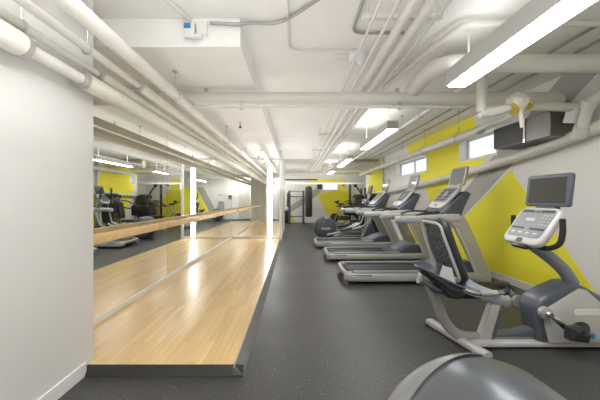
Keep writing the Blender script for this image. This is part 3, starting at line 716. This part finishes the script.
# ------------------------------------------------------------------ recumbent bike, in the place's own metres, centre plane y = 2.6
def make_recumbent():
    C = 2.6
    T = thing('recumbent_bike', 'silver and slate recumbent exercise bike with screen in the right foreground', 'exercise bike', (1.95, C, 0))
    Bp = lambda n, b, m, p=None, **k: obj(n, b, m, p or T, **k)
    b = nb(); sweep(b, [(1.56, 2.33, .035), (1.40, 3.0, .035)], .045, 12, h=.03, up=(0, 0, 1), power=.6); st = Bp('rear_stabilizer', b, M['silverl'])
    for p in ((1.565, 2.35), (1.397, 2.98)):
        b = nb(); box(b, p[0]-.05, p[0]+.05, p[1]-.03, p[1]+.03, 0, .02, .004, 1); Bp('rubber_foot', b, M['black'], st)
    b = nb(); path = smooth([(1.20, C, .56), (1.26, C, .42), (1.32, C, .27), (1.40, C, .14), (1.50, C, .075), (1.66, C, .06), (2.1, C, .06), (2.80, C, .06)], 6)
    sweep(b, path, .045, 14, h=.032, up=(0, 1, 0), power=.7); Bp('main_frame', b, M['silver'])
    b = nb(); prism(b, [(1.635, .05), (1.75, .36), (1.835, .36), (1.745, .05)], C-.035, C+.035, .012, 2); sp = Bp('seat_post', b, M['silverl'])
    b = nb(); prism(b, [(1.748, .05), (1.838, .36), (1.865, .36), (1.775, .05)], C-.037, C+.037, .01, 2); Bp('post_trim', b, M['slate'], sp)
    b = nb(); sweep(b, [(1.12, C, .60), (1.90, C, .385)], .055, 14, h=.038, up=(0, 1, 0), power=.6); rl = Bp('seat_rail', b, M['silver'])
    b = nb(); oriented(b, (1.905, C, .384), (0, 1, 0), (.2, 0, .7), .125, .085, .03, .008, 2, round_c=.02); Bp('end_cap', b, M['gunl'], rl)
    # seat carriage and cushion
    b = nb(); prism(b, [(1.20, .50), (1.16, .58), (1.36, .57), (1.66, .49), (1.66, .44), (1.40, .45)], C-.14, C+.14, .02, 2); Bp('seat_carriage', b, M['blackp'])
    b = nb()
    g = bmesh.ops.create_grid(b, x_segments=14, y_segments=14, size=1)
    for v in list(b.verts):
        u, w = v.co.x, v.co.y
        rr = 1-.10*(w*w)*(u*u)
        x = 1.565+.165*u*rr; y = C+.235*w*(1-.12*max(0, u)**2)*(1-.06*u*u)
        z = .56-.045*u+.018*w*w-.035*max(abs(u), abs(w))**6
        v.co = Vector((x, y, z))
    ext = bmesh.ops.extrude_face_region(b, geom=b.faces[:])
    for v in [e for e in ext['geom'] if isinstance(e, bmesh.types.BMVert)]: v.co.z -= .065
    bmesh.ops.recalc_face_normals(b, faces=b.faces)
    Bp('seat_cushion', b, M['cushion'])
    # backrest: outer shell, silver inner ring, mesh
    O = Vector((1.385, C, .62)); U = Vector((-.145, 0, .475)); L = U.length; U.normalize(); N = Vector((U.z, 0, -U.x))
    def loop(w0, w1, h0, h1, rc, off):
        pts = []
        for (sx, top, a0) in ((1, 1, 0), (-1, 1, PI/2), (-1, 0, PI), (1, 0, 3*PI/2)):
            hw = w1 if top else w0; hz = h1 if top else h0; sy = 1 if top else -1
            for k in range(6):
                a = a0+PI/2*k/5
                u = sx*(hw-rc)+rc*math.cos(a); v = hz-sy*rc+rc*math.sin(a)
                pts.append((u, v))
        return pts
    def P(u, v, off): 
        curve = .035*(u/.24)**2-.03*math.sin(PI*max(0, min(1, v/L)))
        return O+Vector((0, u, 0))+U*v+N*(off+curve)
    lp = loop(.235, .205, -.02, L+.02, .085, 0)
    b = nb(); sweep(b, [P(u, v, -.005) for u, v in lp], .032, 12, h=.022, closed=True); br = Bp('backrest', b, M['blackp'])
    lp2 = loop(.218, .188, -.005, L+.005, .078, 0)
    b = nb(); sweep(b, [P(u, v, -.024) for u, v in lp2], .021, 10, closed=True); Bp('frame_tube', b, M['silverl'], br)
    b = nb(); rows = []
    for j in range(15):
        v = .02+(L-.04)*j/14; row = []
        hw = .195+(.165-.195)*j/14
        if j in (0, 14): hw -= .04
        for i in range(13): row.append(b.verts.new(P(-hw+2*hw*i/12, v, .004)))
        rows.append(row)
    for j in range(14):
        for i in range(12): b.faces.new((rows[j][i], rows[j][i+1], rows[j+1][i+1], rows[j+1][i]))
    bmesh.ops.recalc_face_normals(b, faces=b.faces); bmesh.ops.solidify(b, geom=b.faces[:], thickness=.006)
    mm = mat('backrest_mesh', (.03, .035, .05), .6); nt = mm.node_tree; bs = nt.nodes['Principled BSDF']
    tc = nd(nt, 'ShaderNodeTexCoord'); vo = nd(nt, 'ShaderNodeTexVoronoi'); vo.inputs['Scale'].default_value = 55
    cr = nd(nt, 'ShaderNodeValToRGB'); cr.color_ramp.elements[0].color = (.02, .022, .03, 1); cr.color_ramp.elements[0].position = .42
    cr.color_ramp.elements[1].color = (.11, .125, .16, 1); cr.color_ramp.elements[1].position = .62
    nt.links.new(tc.outputs['Object'], vo.inputs['Vector']); nt.links.new(vo.outputs['Distance'], cr.inputs['Fac']); nt.links.new(cr.outputs['Color'], bs.inputs['Base Color'])
    Bp('mesh_panel', b, mm, br)
    b = nb(); prism(b, [(1.24, .58), (1.27, .70), (1.33, .72), (1.40, .62), (1.44, .56)], C-.04, C+.04, .012, 2); Bp('back_support', b, M['slate'])
    b = nb(); prism(b, [(1.165, .68), (1.195, .765), (1.265, .745), (1.30, .61), (1.22, .60)], 2.32, 2.335, .003, 1); Bp('seat_bracket', b, M['silverl'])
    for s, nm in ((-1, 0), (1, 1)):
        Y = C+s*.31
        if s > 0: continue
        b = nb()
        prism(b, [(.985, .765), (.995, .72), (1.06, .67), (1.14, .60), (1.20, .53), (1.29, .515), (1.33, .55), (1.32, .60), (1.2, .655), (1.07, .725)], Y-.05, Y+.05, .025, 4)
        tr = Bp('side_tray', b, M['blackp'])
        b = nb(); prism(b, [(.975, .777), (1.07, .735), (1.21, .665), (1.33, .61), (1.325, .598), (1.2, .65), (1.06, .722), (.97, .765)], Y-.055, Y+.055, .006, 2); Bp('tray_lip', b, M['slate'], tr)
        b = nb(); prism(b, [(.99, .66), (1.05, .61), (1.13, .565), (1.15, .59), (1.07, .635), (1.0, .69)], Y-.05, Y+.05, .012, 2); Bp('lower_shell', b, M['gun'], tr)
        b = nb(); sweep(b, smooth([(1.30, Y, .60), (1.36, Y, .575), (1.45, Y, .555), (1.56, Y-s*.0, .555), (1.66, Y, .565)]), .02, 12); hd = Bp('seat_handle', b, M['chrome'])
        b = nb(); sweep(b, smooth([(1.47, Y, .5535), (1.54, Y, .554), (1.60, Y, .558)]), .0235, 12); Bp('pulse_grip', b, M['silver'], hd)
        b = nb(); cyl(b, (1.655, Y, .564), (1.69, Y, .568), .026, 12); Bp('grip_end', b, M['blackp'], hd)
    b = nb(); sweep(b, [(1.30, C-.30, .54), (1.30, C+.30, .54)], .022, 10); Bp('handle_crossbar', b, M['silver'])
    # drive shroud
    b = nb(); prism(b, [(2.53, .535), (2.46, .57), (2.38, .565), (2.24, .505), (2.13, .44), (2.085, .39), (2.075, .34), (2.09, .25), (2.10, .20), (2.115, .12), (2.13, .06), (2.95, .06), (2.98, .10), (2.86, .26), (2.68, .45)],
                      C-.11, C+.11, .045, 5); sh = Bp('drive_shroud', b, M['slate'])
    b = nb(); prism(b, [(2.2, .17), (2.09, .15), (1.96, .118), (1.78, .10), (1.78, .085), (2.2, .085)], C-.05, C+.05, .006, 2); Bp('shroud_foot', b, M['slate'], sh)
    b = nb(); box(b, 1.55, 2.95, C-.10, C+.10, .018, .058, .012, 2); Bp('frame_sill', b, M['silverl'])
    for s in (-1, 1):
        b = nb(); prism(b, [(2.44, .535), (2.50, .52), (2.64, .40), (2.80, .24), (2.92, .12), (2.92, .07), (2.18, .07), (2.16, .16), (2.13, .34)], C+s*.115-.01, C+s*.115+.01, .006, 2)
        sd = Bp('side_cover', b, M['silverl'], sh)
        b = nb(); oriented(b, (2.50, C+s*.127, .335), (1, 0, 0), (0, 0, 1), .22, .05, .006, .002, 1, round_c=.02); obj('badge', b, M['base'], sd)
        b = nb(); lathe(b, [(.055, s*.13), (.052, s*.165), (.03, s*.175)], (2.125, C, .335), 'y', 28); Bp('crank_boss', b, M['silver'], sh)
        b = nb(); lathe(b, [(.028, s*.17), (.028, s*.185), (.01, s*.19)], (2.125, C, .335), 'y', 20)
        Bp('crank_cap', b, M['chrome'], sh)
    for s in (-1, 1):
        e = Vector((2.125, C+s*.195, .335)); d = Vector((.145, 0, -.115)) if s < 0 else Vector((-.055, 0, .09))
        b = nb(); sweep(b, [e, e+d], .022, 10, h=.011, up=(0, 1, 0)) ; cyl(b, e-Vector((0, s*.02, 0)), e+Vector((0, s*.012, 0)), .024)
        ca = Bp('crank_arm', b, M['chrome'])
        p = e+d+Vector((0, s*.07, 0))
        tl = Vector((.80, 0, -.6)) if s < 0 else Vector((.35, 0, .94))
        b = nb(); oriented(b, p, tl, (0, 1, 0), .13, .11, .035, .012, 3, round_c=.03); pd = Bp('pedal', b, M['blackp'], ca)
        nn = Vector((tl.z, 0, -tl.x)).normalized()*(-1); nn = nn if nn.z > 0 or s > 0 else -nn
        b = nb(); sweep(b, [p+Vector((0, .052*math.cos(a), 0))+nn*(.012+.075*math.sin(a))+tl.normalized()*.01 for a in [PI*k/12 for k in range(13)]], .028, 8, h=.006, up=tl); Bp('toe_strap', b, M['black'], pd)
        b = nb(); prism(b, [(p.x-.07, p.z-.05), (p.x+.07, p.z-.07), (p.x+.09, p.z+.0), (p.x+.02, p.z+.06), (p.x-.06, p.z+.05)], p.y-.052, p.y+.052, .032, 4); Bp('toe_cage', b, M['blackp'], pd)
        if s < 0:
            b = nb(); box(b, p.x+.075, p.x+.10, p.y-.058, p.y-.04, p.z-.02, p.z+.02, .004, 1); Bp('buckle', b, M['blue'], pd)
    # mast, console, handlebar, screen
    b = nb(); sweep(b, smooth([(2.10, C, .93), (2.17, C, .87), (2.29, C, .78), (2.41, C, .67), (2.50, C, .54)]), .055, 16, h=.045, up=(0, 1, 0)); Bp('mast', b, M['slate2'])
    up = Vector((.21, 0, .30)); mid = Vector((2.135, C-.0, 1.05)); nrm = Vector((-.30, 0, .21)).normalized()
    b = nb(); oriented(b, mid, (0, 1, 0), up, .43, up.length+.02, .06, .02, 4, round_c=.07); con = Bp('console', b, M['silverl'])
    b = nb(); oriented(b, mid+nrm*.031+up*.06, (0, 1, 0), up, .37, up.length*.80, .006, .002, 1, round_c=.04); kp = Bp('keypad', b, M['key'], con)
    kb = M['keyd']
    b = nb(); oriented(b, mid+nrm*.035+up*.15+Vector((0, .02, 0)), (0, 1, 0), up, .10, .035, .004, .001, 1); Bp('display', b, M['lcd'], con)
    for u in (.135, -.135):
        b = nb(); oriented(b, mid+nrm*.035-up*.10+Vector((0, u*.78, 0)), (0, 1, 0), up, .15, .02, .006, .001, 1, round_c=.009); Bp('accessory_ledge', b, M['blackp'], con)
    for i in range(3):
        for j in range(4):
            b = nb(); oriented(b, mid+nrm*.036+up*(.02+j*.085)+Vector((0, -.10-.035*i, 0)), (0, 1, 0), up, .022, .018, .005, .001, 1, round_c=.008); Bp('button', b, M['silver'], con)
    for i in range(4):
        b = nb(); oriented(b, mid+nrm*.036+up*(-.23)+Vector((0, .12-.08*i, 0)), (0, 1, 0), up, .045, .018, .005, .001, 1, round_c=.008); Bp('button', b, M['silverl'], con)
    b = nb(); oriented(b, mid+nrm*.034-up*.43, (0, 1, 0), up, .06, .04, .006, .002, 1, round_c=.01); Bp('logo_plate', b, M['blackp'], con)
    b = nb(); oriented(b, mid+nrm*.036+up*.40+Vector((0, .0, 0)), (0, 1, 0), up, .33, .022, .004, .001, 1); Bp('top_label', b, M['keyd'], con)
    lettering('PRECOR', .022, mid+nrm*.0385+up*.40, (0, -1, 0), up, M['silverl'], con)
    b = nb(); prism(b, [(2.0, .885), (2.02, .86), (2.16, .88), (2.14, .96), (2.05, .95)], C-.09, C+.09, .015, 2); Bp('console_base', b, M['blackp'])
    b = nb()
    for s in (-1, 1):
        sweep(b, smooth([(2.08, C+s*.05, .90), (2.11, C+s*.17, .885), (2.15, C+s*.245, .93), (2.165, C+s*.262, 1.02), (2.165, C+s*.262, 1.14)]), .021, 12)
    Bp('handlebar', b, M['black'])
    s0 = Vector((2.255, C-.03, 1.375)); su = Vector((.03, 0, .27)); sn = Vector((-.27, 0, .03)).normalized()
    b = nb(); oriented(b, s0, (0, 1, 0), su, .445, .285, .04, .012, 3, round_c=.025); ts = Bp('television_screen', b, M['slate'])
    b = nb(); oriented(b, s0+sn*.020, (0, 1, 0), su, .375, .222, .006, .001, 1); Bp('display', b, M['screen'], ts)
    b = nb(); box(b, 2.225, 2.275, C-.13, C+.07, 1.17, 1.26, .01, 2); Bp('screen_bracket', b, M['slate'])
    b = nb(); sweep(b, [(2.84, 2.28, .035), (2.84, 2.92, .035)], .05, 12, h=.03, up=(0, 0, 1), power=.6); fs = Bp('front_stabilizer', b, M['silverl'])
    for y in (2.30, 2.90):
        b = nb(); box(b, 2.79, 2.89, y-.03, y+.03, 0, .02, .004, 1); Bp('rubber_foot', b, M['black'], fs)
        b = nb(); lathe(b, [(.035, y-.015), (.035, y+.015)], (2.91, 0, .036), 'y', 18); Bp('transport_wheel', b, M['black'], fs)
    b = nb(); sweep(b, smooth([(2.82, 2.45, .33), (2.95, 2.43, .36), (3.1, 2.5, .30), (3.22, 2.7, .12), (3.27, 2.8, .05)]), .006, 8); Bp('power_cord', b, M['black'])
    return T
make_recumbent()

# ------------------------------------------------------------------ far strength machines
def make_tower(loc, label, group, h=1.46):
    T = thing('weight_machine', label, 'weight machine', (0, 0, 0), group)
    b = nb(); box(b, -.30, .30, -.22, .22, .0, .08, .02, 2); obj('base', b, M['blackp'], T)
    b = nb(); box(b, -.31, -.25, -.22, .22, .08, h, .02, 2); box(b, .25, .31, -.22, .22, .08, h, .02, 2); obj('tower_frame', b, M['blackp'], T)
    b = nb(); lathe(b, [(.30, h-.10), (.315, h-.06), (.30, h+.02), (.22, h+.05)], (0, 0, 0), 'z', 32)
    for v in b.verts: v.co.y *= .8
    obj('tower_cap', b, M['blackp'], T)
    b = nb(); box(b, -.25, .25, -.20, -.19, .08, h-.1); box(b, -.25, .25, .19, .20, .08, h-.1); obj('tower_panel', b, M['smoke'], T)
    b = nb(); box(b, -.25, -.21, -.235, -.20, .1, h-.12, .01, 1); obj('panel_edge', b, M['silverl'], T)
    for k in range(10):
        b = nb(); box(b, -.15, .15, -.225, -.204, .14+k*.065, .195+k*.065, .004, 1); obj('weight_plate', b, M['stack'], T)
    b = nb(); cyl(b, (-.08, -.215, .75), (-.08, -.215, h-.12), .01, 8); cyl(b, (.08, -.215, .75), (.08, -.215, h-.12), .01, 8); obj('guide_rod', b, M['chrome'], T)
    b = nb(); sweep(b, fillet([(0, -.3, .07), (0, -1.1, .07)], .05), .035, 10); sweep(b, fillet([(-.32, -1.1, .05), (.32, -1.1, .05)], .05), .035, 10); obj('floor_frame', b, M['silver'], T)
    b = nb(); sweep(b, [(0, -.62, .07), (0, -.62, .45)], .035, 10); obj('seat_post', b, M['silver'], T)
    b = nb(); oriented(b, (0, -.65, .48), (1, 0, 0), (0, 1, 0), .34, .42, .08, .02, 3, round_c=.06); obj('seat', b, M['black'], T)
    b = nb(); oriented(b, (0, -.38, .88), (1, 0, 0), (0, .15, 1), .32, .60, .08, .02, 3, round_c=.06); obj('back_pad', b, M['black'], T)
    b = nb(); sweep(b, smooth([(-.15, -.30, 1.25), (-.38, -.45, 1.2), (-.42, -.75, 1.0), (-.36, -.95, .95)]), .022, 10); sweep(b, smooth([(.15, -.30, 1.25), (.38, -.45, 1.2), (.42, -.75, 1.0), (.36, -.95, .95)]), .022, 10); obj('press_arm', b, M['blackp'], T)
    T.location = loc; return T
tw = make_tower((2.95, 10.85, 0), 'nearer black weight machine tower by the right wall yellow paint', 'weight machines by the right wall')
tw.rotation_euler = (0, 0, -PI/2)
dup(tw, (2.95, 13.3, 0), -PI/2, 'farther black weight machine tower at the far right corner', 'weight machines by the right wall')

t = thing('cable_machine', 'tall dark pole machine with raised bent arm before the yellow back wall', 'weight machine', (2.84, 14.7, 0))
b = nb(); box(b, 2.79, 2.89, 14.65, 14.75, .03, 2.1, .01, 1); obj('post', b, M['dark'], t)
b = nb(); box(b, 2.5, 3.4, 14.66, 14.74, 0, .06, .01, 1); box(b, 2.80, 2.88, 14.4, 14.8, 0, .06, .01, 1); obj('base', b, M['dark'], t)
b = nb(); sweep(b, fillet([(2.45, 14.7, 1.98), (2.75, 14.7, 2.10), (3.05, 14.7, 2.06), (3.30, 14.7, 1.75), (3.5, 14.7, 1.42)], .15), .04, 10); obj('arm', b, M['dark'], t)
b = nb(); lathe(b, [(.09, -.02), (.09, .02)], (3.1, 14.64, 1.98), 'y', 20); obj('pulley', b, M['blackp'], t)
b = nb(); cyl(b, (2.6, 14.7, 2.0), (2.6, 14.7, 1.6), .006, 6); cyl(b, (2.50, 14.7, 1.6), (2.70, 14.7, 1.6), .015, 8); obj('cable_handle', b, M['steel'], t)
b = nb(); box(b, 3.0, 3.28, 14.6, 14.8, .06, 1.2, .01, 1); obj('weight_stack', b, M['stack'], t)

t = thing('spin_bike', 'silver and black spin bike in front of the yellow back wall', 'exercise bike', (2.42, 15.1, 0))
b = nb(); sweep(b, [(1.95, 15.1, .05), (2.9, 15.1, .05)], .03, 10); obj('base_rail', b, M['silver'], t)
for x in (1.95, 2.9):
    b = nb(); sweep(b, [(x, 14.85, .03), (x, 15.35, .03)], .03, 10); obj('stabilizer', b, M['silver'], t)
b = nb(); sweep(b, [(2.05, 15.1, .05), (2.45, 15.1, 1.02)], .03, 10); sweep(b, [(2.22, 15.1, .05), (2.60, 15.1, .85)], .025, 10); obj('main_frame', b, M['silver'], t)
b = nb(); sweep(b, [(2.75, 15.1, .1), (2.32, 15.1, .62)], .03, 10); obj('rear_frame', b, M['silver'], t)
b = nb(); lathe(b, [(.23, -.02), (.24, -.01), (.24, .01), (.23, .02)], (2.12, 15.1, .32), 'y', 32); obj('flywheel', b, M['dark'], t)
b = nb(); sweep(b, fillet([(2.12, 14.95, 1.18), (2.30, 14.92, 1.06), (2.48, 15.1, 1.05), (2.30, 15.28, 1.06), (2.12, 15.25, 1.18)], .06), .022, 10); box(b, 2.36, 2.58, 15.0, 15.2, .98, 1.07, .02, 2); obj('handlebar', b, M['black'], t)
b = nb(); box(b, 2.24, 2.34, 15.03, 15.17, 1.12, 1.22, .01, 1); obj('display', b, M['blackp'], t)
b = nb(); sweep(b, [(2.68, 15.1, .5), (2.78, 15.1, .88)], .02, 10); obj('seat_post', b, M['silver'], t)
b = nb(); prism(b, [(2.58, .90), (2.60, .93), (2.95, .97), (2.97, .90)], 15.02, 15.18, .02, 2); obj('saddle', b, M['black'], t)

t = thing('bench_machine', 'black padded bench machine standing left of the weight towers', 'weight machine', (2.3, 12.2, 0))
b = nb(); sweep(b, [(1.75, 12.2, .05), (2.85, 12.2, .05)], .04, 10); sweep(b, [(1.75, 11.9, .04), (1.75, 12.5, .04)], .04, 10); sweep(b, [(2.85, 11.9, .04), (2.85, 12.5, .04)], .04, 10); obj('floor_frame', b, M['silverl'], t)
b = nb(); sweep(b, [(1.9, 12.2, .08), (2.6, 12.2, .50)], .04, 10); sweep(b, [(2.75, 12.2, .05), (2.75, 12.2, 1.0)], .04, 10); obj('main_frame', b, M['silverl'], t)
b = nb(); box(b, 2.1, 2.85, 12.0, 12.4, .62, 1.02, .03, 3); obj('pad', b, M['black'], t)
b = nb(); box(b, 1.85, 2.3, 12.05, 12.35, .42, .5, .02, 2); obj('seat', b, M['black'], t)
b = nb(); sweep(b, [(2.15, 12.2, .08), (2.15, 12.2, .45)], .03, 8); obj('post', b, M['silverl'], t)
b = nb(); sweep(b, smooth([(2.75, 11.95, .98), (2.6, 11.9, 1.12), (2.3, 11.9, 1.1)]), .02, 8); obj('handle', b, M['blackp'], t)
b = nb(); sweep(b, smooth([(2.75, 12.45, .98), (2.6, 12.5, 1.12), (2.3, 12.5, 1.1)]), .02, 8); obj('handle', b, M['blackp'], t)

# power tower and heavy bag near the back wall
t = thing('power_tower', 'dark dip and pull up rack behind the hanging heavy bag', 'exercise rack', (.15, 15.3, 0))
for x in (-.24, .50):
    b = nb(); box(b, x-.055, x+.055, 15.26, 15.36, .04, 1.74, .01, 1); obj('upright', b, M['slate'], t)
    b = nb(); box(b, x-.06, x+.06, 14.95, 15.65, 0, .07, .01, 1); obj('base', b, M['dark'], t)
for z, r in ((1.70, .018), (1.42, .026), (.38, .022)):
    b = nb(); cyl(b, (-.24, 15.31, z), (.50, 15.31, z), r, 10); obj('crossbar', b, M['dark'], t)
for x in (-.05, .12, .3):
    b = nb(); sweep(b, smooth([(x, 15.31, 1.42), (x, 15.18, 1.36), (x, 15.15, 1.15)]), .012, 8); obj('hanging_grip', b, M['steel'], t)
b = nb(); prism(b, [(-.36, 1.62), (-.38, .9), (-.30, .85), (-.29, 1.66)], 15.2, 15.3, .02, 2); obj('arm_pad', b, M['blackp'], t)
t = thing('heavy_bag', 'long black leather heavy bag hanging at the end of the room', 'punching bag', (.76, 15.0, 1.2))
b = nb(); lathe(b, [(.10, .37), (.16, .385), (.178, .43), (.18, .6), (.18, 1.75), (.172, 1.86), (.13, 1.93), (.05, 1.95)], (.76, 15.0, 0), 'z', 32); bg = obj('bag', b, M['bag'], t)
for z in (.75, 1.6):
    b = nb(); lathe(b, [(.181, z), (.185, z+.01), (.185, z+.04), (.181, z+.05)], (.76, 15.0, 0), 'z', 32); obj('strap_band', b, M['black'], bg)
b = nb(); cyl(b, (.76, 15.0, 1.94), (.76, 15.0, ZC), .012, 8)
for k in range(4):
    a = PI/4+k*PI/2; cyl(b, (.76+.14*math.cos(a), 15.0+.14*math.sin(a), 1.9), (.76, 15.0, 2.15), .007, 6)
obj('chain', b, M['steel'], t)
t = thing('waste_bin', 'narrow black waste bin against the partition at the room end', 'bin', (-.42, 15.79, 0))
b = nb(); box(b, -.54, -.30, 15.68, 15.9, 0, .62, .02, 2); obj('bin_body', b, M['blackp'], t)
b = nb(); box(b, -.55, -.29, 15.67, 15.91, .62, .68, .02, 2); obj('lid', b, M['dark'], t)
t = thing('wall_heater', 'small dark wall unit between heavy bag and far window', 'heater', (1.42, 15.9, 1.98))
b = nb(); box(b, 1.24, 1.56, 15.85, 16.0, 1.80, 2.14, .01, 1); obj('casing', b, M['steel'], t)
b = nb(); box(b, 1.27, 1.53, 15.84, 15.852, 1.83, 2.11, .003, 1); obj('grille', b, M['blackp'], t)

# things on the wall behind the camera, visible in the mirrors
t = thing('drinking_fountain', 'grey drinking fountain on the white wall behind, seen in the mirrors', 'drinking fountain', (.80, Y0+.1, .8))
b = nb(); box(b, .62, .98, Y0, Y0+.10, .55, 1.15, .01, 1); obj('back_panel', b, M['steel'], t)
b = nb(); box(b, .60, 1.0, Y0, Y0+.36, .62, .84, .04, 3); obj('basin', b, M['gal'], t)
b = nb(); sweep(b, smooth([(.92, Y0+.1, .83), (.92, Y0+.12, .90), (.90, Y0+.18, .90)]), .01, 8); obj('spout', b, M['chrome'], t)
b = nb(); bmesh.ops.create_uvsphere(b, u_segments=32, v_segments=20, radius=.24, matrix=Matrix.Translation((.86, Y0+.26, .24)))
tag(obj('exercise_ball', b, M['blackp']), 'black exercise ball on the floor under the drinking fountain', 'ball')
t = thing('towel_dispenser', 'small black dispenser on the white wall behind, seen in the mirrors', 'dispenser', (.22, Y0+.06, 1.4))
b = nb(); box(b, .12, .32, Y0, Y0+.13, 1.28, 1.54, .03, 3); obj('housing', b, M['blackp'], t)
b = nb(); box(b, .17, .27, Y0+.125, Y0+.135, 1.33, 1.40, .002, 1); obj('label_plate', b, M['silverl'], t)
b = nb(); box(b, .72, .98, Y0, Y0+.006, 1.52, 1.58); tag(obj('wall_notice', b, M['gal']), 'small notice on the white wall above the drinking fountain', 'sign')

# ------------------------------------------------------------------ camera, world, view
cam = bpy.data.cameras.new('camera'); co = bpy.data.objects.new('camera', cam); COL.objects.link(co)
co.location = (0, 0, 1.3); co.rotation_euler = (PI/2, 0, 0)
cam.sensor_width = 36; cam.lens = 290*36/600; cam.shift_x = 6/600; cam.shift_y = -1/600; cam.clip_start = .02; cam.clip_end = 60
sc.camera = co
w = bpy.data.worlds.new('world'); sc.world = w; w.use_nodes = True
w.node_tree.nodes['Background'].inputs[0].default_value = (.8, .88, 1, 1); w.node_tree.nodes['Background'].inputs[1].default_value = .6
sc.view_settings.view_transform = 'Standard'; sc.view_settings.look = 'None'; sc.view_settings.gamma = 1; sc.view_settings.use_curve_mapping = False
sc.view_settings.exposure = 1.85
cy = sc.cycles
cy.use_denoising = True; cy.max_bounces = 14; cy.diffuse_bounces = 8; cy.glossy_bounces = 6; cy.sample_clamp_indirect = 6; cy.caustics_reflective = True; cy.blur_glossy = 1.0
try: cy.denoiser = 'OPENIMAGEDENOISE'
except Exception: pass
